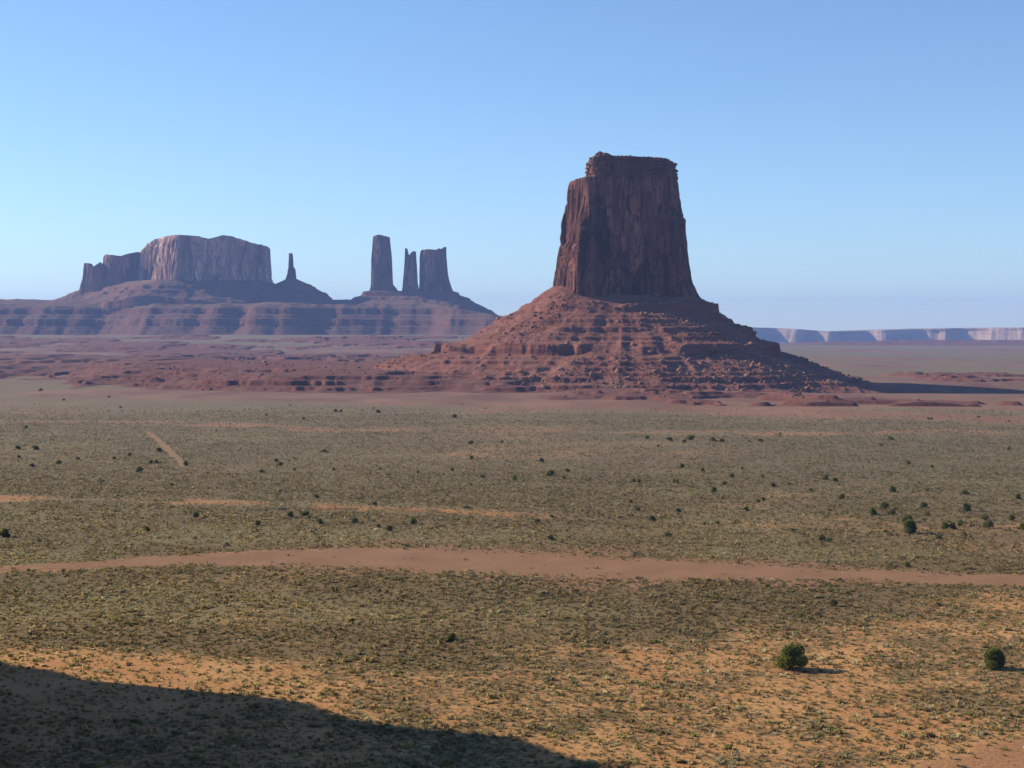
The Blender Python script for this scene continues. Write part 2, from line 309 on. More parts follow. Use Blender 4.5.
def tower(name, Yc0, left, right, top, zb, poly, mat, parent, nper=420, nlev=120, amp=(6, 2.5, .9), sc=(26, 9, 3.2), strat=0., seed=0, taper=.06, unit=1., topn=1., yo=0.):
    """closed rock column: left/right = [(v, u)] edges read off the photograph at distance Yc, top = [(u, v)], poly = [(a, depth)] plan"""
    Yc = Yc0+yo
    l = np.array(sorted([(vz(v, Yc), ux(u, Yc0)) for v, u in left])); r = np.array(sorted([(vz(v, Yc), ux(u, Yc0)) for v, u in right]))
    tp = np.array(sorted([(ux(u, Yc0), vz(v, Yc)) for u, v in top]))
    Yc = Yc0; P = np.array(poly+[poly[0]], float); wide = np.interp(zb, r[:, 0], r[:, 1])-np.interp(zb, l[:, 0], l[:, 1])
    Q = P*[wide, 1]; L = np.concatenate([[0], np.cumsum(np.hypot(*np.diff(Q, axis=0).T))])
    t = np.linspace(0, L[-1], nper, endpoint=False); a = np.interp(t, L, P[:, 0]); d = np.interp(t, L, P[:, 1])
    kk = max(3, nper//70)|1; ker = np.ones(kk)/kk
    sm = lambda q: np.convolve(np.concatenate([q[-kk:], q, q[:kk]]), ker, 'same')[kk:-kk]
    a, d = sm(a), sm(d)
    dx, dy = np.roll(a, -1)-np.roll(a, 1), np.roll(d, -1)-np.roll(d, 1); dx = dx*wide; ln = np.hypot(dx, dy)+1e-9
    nx, ny = dy/ln, -dx/ln
    if np.mean(nx*(a-.5)*wide+ny*d) < 0: nx, ny = -nx, -ny
    tt = np.linspace(0, 1, nlev)[:, None]; A = a[None, :]
    xe = np.interp(zb, l[:, 0], l[:, 1])+wide*A
    zt = np.interp(np.interp(tp[-1, 1], l[:, 0], l[:, 1])+(np.interp(tp[-1, 1], r[:, 0], r[:, 1])-np.interp(tp[-1, 1], l[:, 0], l[:, 1]))*A, tp[:, 0], tp[:, 1])
    Z = zb+tt*(zt-zb)
    xl, xr = np.interp(Z, l[:, 0], l[:, 1]), np.interp(Z, r[:, 0], r[:, 1])
    X = xl+(xr-xl)*A; Y = Yc+d[None, :]*(1-taper*tt)
    u = unit; sx_, sy_ = X/u, Y/u
    fade = .35+.65*np.minimum(1, (1-tt)*6)
    D = amp[0]*(ridge(sx_/sc[0], sy_/sc[0], Z/u/220., 2, seed)-.55)
    D = D+amp[1]*(ridge(sx_/sc[1], sy_/sc[1], Z/u/60., 2, seed+3)-.35)+amp[2]*fbm(sx_/sc[2], sy_/sc[2], Z/u/9., 3, seed+6)
    cr = (1-np.abs(noise(sx_/(sc[0]*.7), sy_/(sc[0]*.7), Z/u/150., seed+31)))**14; D = D-amp[1]*1.5*cr
    cr = (1-np.abs(noise(sx_/(sc[1]*.9), sy_/(sc[1]*.9), Z/u/70., seed+33)))**12; D = D-amp[1]*.8*cr
    blk = noise(sx_/13., sy_/13., Z/u/55., seed+8); D = D+amp[1]*.45*np.round(blk*2.2)/2.2
    if strat: D = D+strat*(noise(0*Z+.3, 0*Z, Z/u/3.2, seed+9)+.9*fbm(sx_/4., sy_/4., Z/u/3., 3, seed+10)+.6*np.round(noise(sx_/7., sy_/7., Z/u/6., seed+12)*2)/2)
    D = D*fade
    X = X+nx*D; Y = Y+ny*D
    V = [np.stack([X, Y, Z], -1)]
    cx, cy = X[-1].mean(), Y[-1].mean(); rings = 14
    for k in range(1, rings+1):
        f = 1-k/rings; xx = cx+(X[-1]-cx)*f; yy = cy+(Y[-1]-cy)*f
        zz = np.interp(xx, tp[:, 0], tp[:, 1])+topn*1.6*u*fbm(xx/u/9., yy/u/9., 0, 3, seed+20)*min(1, k/2)
        V.append(np.stack([xx, yy, zz], -1)[None])
    V = np.concatenate(V, 0)
    return mesh_obj(name, V.reshape(-1, 3), grid_faces(V.shape[0], nper, True), mat, parent)
BP = [(.13, -58), (.17, -62), (.40, -60), (.44, -55), (.62, -55), (.66, -50), (.92, -44), (1., -22), (.99, 40), (.85, 62), (.3, 66), (.04, 52), (.0, 30), (.05, -10), (.09, -32)]
tower('tower', BY, [(176, 570), (179.5, 568), (198, 565.5), (221, 562), (240, 560.5), (247, 556.7), (272, 553.5), (286, 552.5), (302, 548)],
      [(176, 674.5), (178, 675.5), (200, 680), (215, 682), (219, 686), (238, 686.5), (270, 687.5), (283, 688), (295, 695), (305, 700)],
      [(560, 183), (568, 180), (574, 177), (587, 178), (640, 177), (676, 177.5), (690, 178)], 100, BP, ROCK, butte, 620, 170, (10, 2.8, .9), (34, 12, 3.4), seed=4, yo=-38)
tower('cap_rock', BY, [(150, 593), (155, 590), (160, 587.5), (166, 586), (172, 587), (176, 588), (181, 586)],
      [(150, 667), (158, 668.5), (163, 671.5), (168, 673), (178, 674), (181, 675)],
      [(584, 158), (590, 155), (595, 153), (603, 153.5), (609, 156), (640, 157), (660, 158), (668, 158.5), (676, 162)],
      vz(181, BY), [(.05, -44), (.5, -46), (.93, -40), (1, -15), (.97, 40), (.6, 52), (.1, 48), (0, 10)], CAP, butte, 460, 60, (2.4, 2.4, 2.4), (20, 8, 3), strat=2.6, seed=40, taper=.03, yo=-38, topn=1.6)

# ------------------------------------------------------------------ boulders fallen on the talus
def rock_mesh(seed, sub=1):
    import bmesh
    bm = bmesh.new(); bmesh.ops.create_icosphere(bm, subdivisions=sub+1, radius=1)
    r = random.Random(seed); pl = [(Vector((r.uniform(-1, 1), r.uniform(-1, 1), r.uniform(-1, 1))).normalized(), r.uniform(.55, .8)) for _ in range(9)]
    for v in bm.verts:
        for nn, dd in pl:
            k = v.co.dot(nn)
            if k > dd: v.co -= nn*(k-dd)
        v.co += Vector((r.uniform(-.04, .04), r.uniform(-.04, .04), r.uniform(-.04, .04)))
    co = np.array([v.co[:] for v in bm.verts]); fc = np.array([[v.index for v in f.verts] for f in bm.faces]); bm.free(); return co, fc
protos = [rock_mesh(k) for k in range(6)]; small = [rock_mesh(k+20, 0) for k in range(6)]
def rotz(co, a): c_, s_ = math.cos(a), math.sin(a); return co@np.array([[c_, s_, 0], [-s_, c_, 0], [0, 0, 1]])
def scatter_rocks(name, pts, sizes, mat, mshs, parent=None):
    V, Fc = [], []; n = 0
    for (x, y, z), sz in zip(pts, sizes):
        co, fc = mshs[rng.integers(len(mshs))]
        c = rotz(co*np.array([1.2, .9, .8])*rng.uniform(.75, 1.25, 3), rng.uniform(0, 6.3))*sz+[x, y, z+sz*.3]
        V.append(c); Fc.append(fc+n); n += len(co)
    return mesh_obj(name, np.concatenate(V), np.concatenate(Fc), mat, parent)
cp = bpy.data.objects['cap_rock'].data; cv = np.empty(len(cp.vertices)*3, np.float32); cp.vertices.foreach_get('co', cv); cv = cv.reshape(-1, 3)
hi = cv[(cv[:, 2] > vz(163, BY-38)) & (rng.random(len(cv)) < .05)]; lo = cv[(cv[:, 2] > vz(172, BY-38)) & (cv[:, 2] < vz(163, BY-38)) & (rng.random(len(cv)) < .012)]
pk = np.concatenate([hi, lo]); rb = scatter_rocks('rim_rubble', pk-[0, 0, 1.2], rng.gamma(2., .55, len(pk))+.8, CAP, small, butte); rb['kind'] = 'stuff'
N = 13000; ang = rng.uniform(math.pi*1.0, math.pi*2.05, N); rr = rng.uniform(85, 330, N)
px, py = BX+rr*np.cos(ang), BY+rr*np.sin(ang); dens = fbm(px/60., py/60., 0, 3, 303)+.45*sstep(-.5, .5, np.cos(ang))-.22
k = (rng.uniform(-.35, .45, N) < dens) & (rng.random(N) < .9)
px, py = px[k], py[k]; pz = btalus(px, py)
rub = scatter_rocks('rubble', np.stack([px, py, pz], -1), rng.gamma(1.1, .55, len(px))+.4, BOULD, small)
rub['kind'] = 'stuff'
bl = []
for (u, v, s_) in ((541, 292, 3.2), (500, 318, 3), (511, 315, 3.4), (548, 347, 4), (592, 376, 7), (575, 381, 6), (543, 388, 6), (520, 372, 6.5), (497, 387, 5),
                   (601, 303, 4.5), (615, 308, 4), (618, 322, 5), (606, 352, 4), (640, 330, 4.5), (633, 345, 5), (650, 352, 5), (602, 365, 6), (617, 372, 6.5),
                   (655, 372, 6), (671, 341, 4), (684, 355, 5), (663, 362, 5), (680, 371, 6), (700, 365, 6), (712, 350, 4.5), (722, 352, 4), (735, 357, 5),
                   (715, 379, 6), (730, 371, 5.5), (747, 377, 6), (752, 366, 5), (765, 383, 5), (778, 380, 5), (790, 386, 4.5), (560, 370, 5), (532, 357, 4.5),
                   (585, 345, 4), (572, 326, 3.6), (559, 334, 3.4), (695, 383, 5.5), (672, 386, 5), (640, 384, 5.5), (470, 381, 4.5), (455, 372, 4), (482, 366, 4)):
    x0, y0, z0 = ray(u, v)
    ts = np.arange(1750, 2300, 1.)
    X_, Y_, Z_ = x0*ts, y0*ts, CAMZ+z0*ts
    hit = np.nonzero(btalus(X_, Y_) > Z_)[0]
    if len(hit) == 0: continue
    i = hit[0]; bl.append((u, v, X_[i], Y_[i], Z_[i], s_*.78))
bms = []
for i, (co, fc) in enumerate(protos): bms.append(co)
ordn = ['leftmost', 'second', 'third', 'fourth', 'fifth', 'sixth', 'seventh', 'eighth', 'ninth', 'tenth', 'eleventh', 'twelfth', 'thirteenth', 'fourteenth', 'fifteenth', 'sixteenth', 'seventeenth', 'eighteenth', 'nineteenth', 'twentieth']
def ordinal(k): return 'leftmost' if k == 0 else ordn[k]+' from left'
zones = {}
for b in bl:
    key = 'high under the cliff' if b[1] < 330 else ('at mid height' if b[1] < 360 else ('low down' if b[1] < 378 else 'at the very foot'))
    zones.setdefault(key, []).append(b)
for key, lst in zones.items():
    for k, (u, v, x, y_, z, sz) in enumerate(sorted(lst)):
        co, fc = protos[(k*5+len(key)) % 6]
        c = rotz(co*np.array([1.25, .9, .8])*rng.uniform(.8, 1.2, 3), rng.uniform(0, 6.3))*sz
        o = mesh_obj('boulder', c, fc, BOULD); o.location = (x, y_, z+sz*.15)
        o['label'] = f"boulder {key} on the great butte's talus, {ordinal(k)}"; o['category'] = 'boulder'
        o['group'] = 'boulders fallen on the talus of the great butte'

# ------------------------------------------------------------------ badlands around the butte foot
def badl(x, y):
    # stepped apron reaching left of the butte
    front = G((70, 388), (110, 384), (170, 388), (230, 391), (300, 392), (380, 392), (440, 392), (520, 393))
    AP = front+[(BX+60, 2150), (BX-60, 2500), (-260, 2750), (-520, 2950), (-820, 2900)]
    d = -seg_dist(x, y, AP)                                   # inside positive
    n = 40*fbm(x/120., y/95., 0, 5, 201)+11*ridge(x/30., y/40., 0, 3, 203)
    s1 = np.clip((d+n)/5.2, -14, 17)+.022*np.clip(d, 0, 420)+2.2*fbm(x/40., y/60., 0, 4, 205)
    z1 = terrace(s1, [(3.5, 4.5, 3, .3), (9, 5.5, 3.5, .3), (15, 4, 3, .3), (20, 5, 3, .3), (25, 3, 2.5, .3)], x, y, 210, -.08, 60.)
    # low swells behind and to the left
    m = sstep(2150, 2500, y)*(1-.35*sstep(3600, 4300, y))*(1-sstep(5600, 6000, y))*(1-sstep(150, 500, x))
    s2 = -6+m*(10+21*fbm(x/230., y/330., 0, 4, 221)+4*ridge(x/60., y/90., 0, 3, 223))
    z2 = terrace(s2, [(2, 4, 3, .4), (7, 5, 3, .4), (13, 5, 3, .4), (19, 4, 3, .4)], x, y, 230, .3)
    # low ledges right of the foot
    RP = G((560, 398), (640, 401), (720, 405), (830, 406), (930, 408), (1060, 405), (1130, 405), (1040, 403), (880, 402), (760, 396), (600, 391))
    d3 = -seg_dist(x, y, RP)
    s3 = np.clip((d3+26*fbm(x/60., y/60., 0, 4, 241)+42*fbm(x/170., 2, 0, 3, 244)+14)/13., -8, 5.5)+3.2*fbm(x/24., y/34., 0, 4, 243)
    s3 = s3-9*sstep(.02, .3, fbm(x/120., y/150., 0, 3, 246))
    z3 = terrace(s3, [(1.8, 3.4, 2.2, .25), (5.6, 3.4, 2.2, .25)], x, y, 250, .2)
    # broken red ground farther right
    m4 = sstep(2140, 2230, y)*(1-sstep(2500, 2700, y))*sstep(500, 620, x)
    s4 = -6+m4*(6+9*fbm(x/90., y/120., 0, 4, 261)+3*ridge(x/40., y/50., 0, 2, 262))
    z4 = terrace(s4, [(1.5, 3, 2, .3), (5, 3, 2, .3)], x, y, 270, .3)
    return np.maximum.reduce([z1, z2, z3, z4])+.35*fbm(x/6., y/6., 0, 2, 281)+gz(x, y)
xs = np.concatenate([np.arange(-2100, -760, 6.), np.arange(-760, 760, 2.3), np.arange(760, 1200, 5.)])
ys = np.concatenate([np.arange(1500, 2350, 2.4), np.arange(2350, 3600, 6.), np.arange(3600, 6100, 11.)])
Yt, Xt = np.meshgrid(ys, xs, indexing='ij'); Zt = badl(Xt, Yt)
edge = np.minimum.reduce([Xt-xs[0], xs[-1]-Xt, Yt-ys[0], ys[-1]-Yt]); Zt = np.where(edge < 20, gz(Xt, Yt)-4, Zt)
o = mesh_obj('badlands', np.stack([Xt, Yt, Zt], -1).reshape(-1, 3), grid_faces(len(ys), len(xs)), BAD); o['kind'] = 'structure'

N = 9000; qx, qy = rng.uniform(-900, 900, N), rng.uniform(1600, 2500, N); qz = badl(qx, qy); up = qz-gz(qx, qy)
k = (up > 1.) & (rng.random(N) < .25+.6*sstep(-.1, .4, fbm(qx/50., qy/50., 0, 3, 707)))
rb = scatter_rocks('rubble', np.stack([qx, qy, qz], -1)[k], rng.gamma(1.2, .5, k.sum())+.4, BOULD, small); rb['kind'] = 'stuff'

# ------------------------------------------------------------------ far plateau and its rocks
FY = 7000.
def fx(u, dy=0): return ux(u, FY+dy)
MESA = [(.0, 190), (.1, 90), (.22, -40), (.42, -260), (.48, -255), (.75, -170), (.96, -100), (1., -30), (.98, 260), (.5, 380), (.1, 330)]
mx0, mx1 = ux(104, FY), ux(268, FY)
MP = [(mx0+(mx1-mx0)*a, FY+d) for a, d in MESA]
CP = [(ux(368, FY), FY-40), (ux(452, FY), FY-40), (ux(452, FY), FY+60), (ux(368, FY), FY+60)]
SPX = ux(291, FY)
def plateau(x, y):
    yf = 6240+90*fbm(x/620., 0, 0, 4, 401)+70*fbm(x/230., 3, 0, 3, 403)+26*fbm(x/85., 3, 0, 4, 404)+70*np.maximum(0, fbm(x/420., 8, 0, 2, 406))+900*sstep(60, 330, x)**2
    s = 40+np.clip((y-yf)/1.9, -30, 135)+np.clip((y-yf-256)/9., 0, 34)+6*fbm(x/90., y/90., 0, 4, 405)
    s = s+3*ridge(x/55., y/160., 0, 3, 407)
    s = terrace(s, [(72, 6, 6, 1), (86, 7, 6, 1), (108, 30, 16, 1.6), (131, 6, 6, 1), (154, 25, 14, 1.5), (169, 5, 5, 1), (181, 6, 7, 1)], x, y, 410, .25, 260.)
    s = np.minimum(s, np.interp(x, [-650, -420, -250, -60, 60, 300], [400, 206, 172, 136, 128, 90])+3*fbm(x/60., y/60., 0, 3, 415))
    s = np.where(x > 330, s-.6*(x-330), s)
    return s-40*sstep(7800, 9000, y)
def farslope(x, y, outline, top, slope, lv, seed):
    d = np.maximum(seg_dist(x, y, outline), 0)
    s = top-d*slope+7*fbm(x/75., y/75., 0, 4, seed)*sstep(0, 60, d)+9*(ridge(x/60., y/60., 0, 3, seed+1)-.4)*sstep(0, 80, d)
    s = terrace(s, lv, x, y, seed+2, .2); lo = np.interp(x, [-700, -420, -250, -60, 60], [192, 192, 165, 128, 120]); return np.where(s < lo, lo-(lo-s)*3, s)
def far_grid(name, fn, x0, x1, y0, y1, st, mat, parent=None, sty=None):
    xs = np.arange(x0, x1, st); ys = np.arange(y0, y1, sty or st); Y, X = np.meshgrid(ys, xs, indexing='ij'); Z = fn(X, Y)
    e = np.minimum.reduce([X-xs[0], xs[-1]-X, Y-ys[0], ys[-1]-Y]); Z = np.where(e < 3*st, 20, Z)
    return mesh_obj(name, np.stack([X, Y, Z], -1).reshape(-1, 3), grid_faces(len(ys), len(xs)), mat, parent)
p = far_grid('plateau', plateau, -3600, 700, 5900, 8800, 8., FTAL, None, 8.); p['kind'] = 'structure'
zb = vz(284, FY)
mesa = thing('mesa', 'broad flat-topped sandstone mesa with pale left cliffs, far off on the plateau at left', 'mesa', ((mx0+mx1)/2, FY, 200))
far_grid('talus_slope', lambda x, y: farslope(x, y, MP+[(ux(84, FY), FY+230)], vz(281, FY), .42, [(258, 12, 10, 1.5), (238, 10, 8, 1.5)], 430), ux(20, FY), ux(300, FY), 6550, 7700, 6.5, FTAL, mesa)
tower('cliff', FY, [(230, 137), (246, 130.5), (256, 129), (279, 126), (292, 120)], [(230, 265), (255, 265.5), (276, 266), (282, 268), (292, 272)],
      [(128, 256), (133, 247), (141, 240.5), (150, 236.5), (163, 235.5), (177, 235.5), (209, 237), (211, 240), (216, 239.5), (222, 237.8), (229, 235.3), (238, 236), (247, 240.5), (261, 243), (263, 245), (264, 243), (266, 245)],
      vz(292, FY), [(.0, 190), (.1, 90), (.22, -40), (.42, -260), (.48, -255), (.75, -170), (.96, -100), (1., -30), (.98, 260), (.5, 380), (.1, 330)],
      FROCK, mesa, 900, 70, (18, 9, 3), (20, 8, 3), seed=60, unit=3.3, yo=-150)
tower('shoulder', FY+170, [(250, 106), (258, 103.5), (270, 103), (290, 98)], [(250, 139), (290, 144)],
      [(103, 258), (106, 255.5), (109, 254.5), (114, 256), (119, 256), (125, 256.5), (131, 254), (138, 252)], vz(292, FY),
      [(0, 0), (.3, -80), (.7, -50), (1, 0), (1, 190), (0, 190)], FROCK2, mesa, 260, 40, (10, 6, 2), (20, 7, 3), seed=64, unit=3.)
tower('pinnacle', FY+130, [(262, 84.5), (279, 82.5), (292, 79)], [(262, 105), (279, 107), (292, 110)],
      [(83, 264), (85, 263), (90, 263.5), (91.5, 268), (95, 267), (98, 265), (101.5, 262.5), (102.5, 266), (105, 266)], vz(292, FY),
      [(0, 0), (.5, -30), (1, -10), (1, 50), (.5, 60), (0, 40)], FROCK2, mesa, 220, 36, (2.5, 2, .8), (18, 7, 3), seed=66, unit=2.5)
sp = thing('spire', 'thin lone rock spire on a small cone, right beside the far broad mesa', 'rock spire', (SPX, FY, 200))
far_grid('talus_slope', lambda x, y: farslope(x, y, [(SPX-14, FY-14), (SPX+22, FY-14), (SPX+22, FY+14), (SPX-14, FY+14)], vz(278.5, FY), .5, [(262, 6, 8, 1.5), (236, 14, 10, 2)], 450), ux(250, FY), ux(335, FY), 6760, 7240, 6., FTAL, sp)
tower('column', FY, [(250, 289.6), (268, 288.8), (276, 287), (284, 285)], [(250, 292.6), (267, 293.8), (269, 295.6), (280, 296.5), (284, 298)],
      [(286, 256), (289, 253.4), (292.5, 253.2), (293.5, 258), (296, 262)], vz(284, FY), [(0, -12), (.5, -18), (1, -12), (1, 12), (.5, 18), (0, 12)], FROCK2, sp, 120, 50, (1.2, 1., .6), (15, 6, 3), seed=70, unit=1.5)
cas = thing('butte', 'ruined-castle butte of three upright rock towers sharing one dark talus, beyond the great butte', 'butte', (ux(410, FY), FY, 200))
far_grid('talus_slope', lambda x, y: farslope(x, y, CP, vz(291, FY), .52, [(236, 16, 12, 2), (214, 6, 8, 1.5)], 470), ux(335, FY), ux(540, FY), 6640, 7400, 6., FTAL, cas)
a = tower('tower', FY, [(235, 374), (237, 373.4), (260, 371.8), (286, 370.6), (295, 368)], [(235, 389.5), (238, 390.2), (260, 392), (284, 393.6), (290, 398), (295, 400)],
          [(372, 237.5), (376, 235.6), (380, 235), (386, 236.3), (391, 237.5)], vz(295, FY), [(0, -20), (.3, -34), (.8, -28), (1, 0), (.9, 34), (.2, 34)], FROCK2, cas, 260, 80, (3, 2, .8), (20, 7, 3), seed=80, unit=2.4)
a['label'] = 'tallest square-topped tower standing apart at left'
b = tower('tower', FY, [(246, 405.6), (258, 404.6), (287, 402.6), (296, 400)], [(246, 415.6), (252, 416), (281, 417.3), (296, 420)],
          [(404, 250), (406, 248), (407.4, 249), (408.2, 252.5), (409.5, 256), (411, 253.4), (413, 251.5), (416, 251.5)], vz(295, FY), [(0, -10), (.5, -22), (1, -10), (1, 16), (.5, 26), (0, 14)], FROCK2, cas, 200, 80, (2, 1.6, .7), (16, 6, 3), seed=84, unit=2.)
b['label'] = 'narrow twin-tipped middle tower'
c = tower('tower', FY, [(246, 421), (251, 420.5), (258, 418.9), (281, 419), (288, 418.5), (296, 417)], [(246, 447), (250, 447), (276, 448.5), (290, 453), (296, 457)],
          [(418, 256), (420.5, 252), (422.5, 250), (430, 249.6), (437.5, 250.2), (439, 248.8), (442, 249.6), (444, 247.5), (447, 247)], vz(296, FY), [(0, -20), (.3, -40), (.8, -40), (1, -10), (.95, 40), (.2, 50)], FROCK2, cas, 320, 80, (4, 2.6, .8), (20, 7, 3), seed=88, unit=2.4)
c['label'] = 'widest tower at right with jagged rim'

# ------------------------------------------------------------------ right horizon
DY = 14000.
dmesa = [(.0, 300), (.1, -200), (.2, 0), (.235, -260), (.25, -120), (.27, -330), (.285, -210), (.33, -60), (.345, -330), (.36, -230), (.40, -120), (.43, -430), (.44, -300), (.455, -330), (.51, -1000), (.52, -980), (.7, -500), (1, -420), (1, 1500), (0, 1500)]
far = thing('mesa', 'long low pale mesa hazy blue along the horizon at right', 'mesa', (ux(1050, DY), DY, -20))
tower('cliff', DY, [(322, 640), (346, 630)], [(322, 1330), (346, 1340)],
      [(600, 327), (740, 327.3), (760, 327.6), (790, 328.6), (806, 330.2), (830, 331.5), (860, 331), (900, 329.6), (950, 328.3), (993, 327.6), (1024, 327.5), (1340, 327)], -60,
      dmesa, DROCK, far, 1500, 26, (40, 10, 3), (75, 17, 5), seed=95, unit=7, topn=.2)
def lowred(x, y):
    m = sstep(8200, 8500, y)*(1-sstep(9200, 9800, y))*sstep(1300, 1800, x)
    return gz(x, y)-8+m*terrace(18+16*fbm(x/420., y/300., 0, 4, 501)+6*ridge(x/120., y/120., 0, 3, 502), [(14, 14, 10, 1.5), (26, 8, 6, 1.5)], x, y, 505, .4)
p = far_grid('hills', lowred, 1200, 4600, 8150, 9900, 13., BAD, None, 16.); p['kind'] = 'structure'
e_ = np.array([v.co.z for v in p.data.vertices]); 
for v in p.data.vertices:
    if v.co.z > 19.9 and (v.co.x < 1245 or v.co.x > 4550 or v.co.y < 8210 or v.co.y > 9840): v.co.z = -30

# ------------------------------------------------------------------ the mesa rim on which the viewer stands (casts the near shade)
RIM = [(-1400, 900), (-560, 640), (-330, 440), (-232, 374), (-205, 366), (-176, 341), (-160, 334), (-138, 312), (-122, 306), (-100, 286), (-96, 262), (-84, 200), (-66, 110), (-40, 30), (-8, 2), (5, 1.5), (40, -12), (200, -60), (200, -500), (-1400, -500)]
RP_ = np.array(RIM+[RIM[0]], float); L = np.concatenate([[0], np.cumsum(np.hypot(*np.diff(RP_, axis=0).T))])
t = np.arange(0, L[-1], 3.); X = np.interp(t, L, RP_[:, 0]); X = X+2*sstep(150, 260, np.interp(t, L, RP_[:, 1])); Y = np.interp(t, L, RP_[:, 1])
dx, dy = np.gradient(X), np.gradient(Y); ln = np.hypot(dx, dy); nx, ny = -dy/ln, dx/ln
if seg_dist(np.array([X[20]+nx[20]*5]), np.array([Y[20]+ny[20]*5]), RIM)[0] < 0: nx, ny = -nx, -ny
lv = []
RH = np.interp(Y, [-20, 20, 120, 220, 400], [68.2, 68.2, 71, 80, 84])
neark = sstep(20, 90, np.hypot(X, Y))
for k, q in enumerate(np.linspace(0, 1, 12)):
    D = (5*ridge(X/26., Y/26., q*.4, 2, 600)-3+2.2*fbm(X/7., Y/7., q*2, 3, 610))*(1 if k < 11 else .9)-6+(1-q)*6
    D = D*neark
    lv.append(np.stack([X+nx*D, Y+ny*D, -2+q*(RH+2+3.2*neark*fbm(X/16., Y/16., 0, 4, 603)*q)], -1))
V = np.stack(lv); cen = np.array([-800., 100., 90.])
tp = []
for k in range(1, 41):
    f = 1-k/40.; q = cen[None]+(V[-1]-cen[None])*f; q[:, 2] = V[-1][:, 2]*f+(1-f)*84+2*fbm(q[:, 0]/30., q[:, 1]/30., 0, 3, 620)*sstep(0, 3, k)*sstep(60, 150, np.hypot(q[:, 0], q[:, 1]))+170*sstep(-640, -700, q[:, 0]+40*fbm(q[:, 1]/60., 0, 0, 3, 621))*sstep(1, 3, k); tp.append(q)  # unseen upper tier at far left, added to block bright western skylight
V = np.concatenate([V, np.stack(tp)])
o = mesh_obj('hill', V.reshape(-1, 3), grid_faces(V.shape[0], len(t), True), ROCK); o['kind'] = 'structure'

# ------------------------------------------------------------------ sagebrush cover (uncountable)
def tufts(y0, y1, seed, k, spread=.40):
    r = np.random.default_rng(seed)
    D = lambda q: 1.3*(300/q)**1.32*(1-sstep(1250, 1600, q))
    D0 = D(y0); n_try = int(D0*spread*(y1*y1-y0*y0))
    yy = np.sqrt(r.uniform(y0*y0, y1*y1, n_try)); xx = r.uniform(-spread, spread, n_try)*yy
    cov, bare, green, pale = soil_fields(xx, yy)
    d1 = np.minimum(seg_dist(xx, yy, TRK, False)-2.4, 99)
    keep = (r.random(n_try) < np.clip(.12+.8*cov, .03, .95)*(1-.9*bare)*D(yy)/D0) & (d1 > 0)
    xx, yy, cov, green, pale = xx[keep], yy[keep], cov[keep], green[keep], pale[keep]; n = len(xx)
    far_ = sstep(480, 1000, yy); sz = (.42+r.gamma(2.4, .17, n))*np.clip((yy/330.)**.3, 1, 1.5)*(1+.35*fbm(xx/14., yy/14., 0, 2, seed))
    zz = gz(xx, yy)+gully(xx, yy); k2 = k
    th = r.uniform(0, 2*math.pi, (n, k2)); lean = r.uniform(.1, 1.25, (n, k2)); ln_ = sz[:, None]*r.uniform(.35, .62, (n, k2))
    ax, ay, az = np.cos(th)*np.sin(lean), np.sin(th)*np.sin(lean), np.cos(lean)*.85
    bx0 = xx[:, None]+sz[:, None]*.16*r.normal(size=(n, k2)); by0 = yy[:, None]+sz[:, None]*.16*r.normal(size=(n, k2))
    ph = r.uniform(0, 2*math.pi, (n, k2)); wd = ln_*r.uniform(.22, .5, (n, k2)); px_, py_ = np.cos(ph)*wd, np.sin(ph)*wd
    z0 = np.repeat(zz[:, None]-.03, k2, 1); zt_ = z0+ln_*az
    q0 = np.stack([bx0-px_*.4, by0-py_*.4, z0], -1); q1 = np.stack([bx0+px_*.4, by0+py_*.4, z0], -1)
    q2 = np.stack([bx0+ln_*ax+px_*.7, by0+ln_*ay+py_*.7, zt_*1.], -1); q3 = np.stack([bx0+ln_*ax-px_*.7, by0+ln_*ay-py_*.7, zt_+ln_*r.uniform(-.12, .12, (n, k2))], -1)
    V = np.stack([q0, q1, q2, q3], 2).reshape(n, -1, 3); m = 4*k2
    Fc = np.arange(n*m).reshape(-1, 4)
    pal = np.array([(.34, .245, .10), (.23, .18, .075), (.37, .31, .16), (.17, .175, .05), (.25, .225, .125), (.21, .14, .07), (.46, .39, .21)])
    pr = np.array([.24, .24, .14, .08, .14, .12, .04]); ci = r.choice(len(pal), n, p=pr)
    col = pal[ci]*r.uniform(.75, 1.2, (n, 1)); col = col*(1+.25*(pale-.4))[:, None]*(.9+.5*(1-sstep(.35, .75, cov))*(1-sstep(430, 520, yy)))[:, None]
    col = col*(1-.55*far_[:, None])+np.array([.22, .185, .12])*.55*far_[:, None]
    cc = np.repeat(col[:, None, :], m, 1)*r.uniform(.8, 1.2, (n, m, 1)); cc = np.concatenate([cc, np.ones((n, m, 1))], -1)
    return V.reshape(-1, 3), Fc, cc.reshape(-1, 4)
sm_ = M('sage_leaf'); SAGE = sm_.out(sm_.attr('tone').outputs['Color'])
def leafy(q, f):
    t = q.t; tr = t.nodes.new('ShaderNodeBsdfTranslucent'); mx = t.nodes.new('ShaderNodeMixShader'); mx.inputs[0].default_value = f
    t.links.new(q.attr('tone').outputs['Color'], tr.inputs[0]); t.links.new(q.b.outputs[0], mx.inputs[1]); t.links.new(tr.outputs[0], mx.inputs[2])
    t.links.new(mx.outputs[0], t.nodes['Material Output'].inputs['Surface'])
leafy(sm_, .5)
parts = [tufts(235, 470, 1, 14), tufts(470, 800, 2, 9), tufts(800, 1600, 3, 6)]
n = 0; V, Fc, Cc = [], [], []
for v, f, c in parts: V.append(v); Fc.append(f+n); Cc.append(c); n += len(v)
sg = mesh_obj('sagebrush', np.concatenate(V), np.concatenate(Fc), SAGE, col=np.concatenate(Cc)); sg['kind'] = 'stuff'

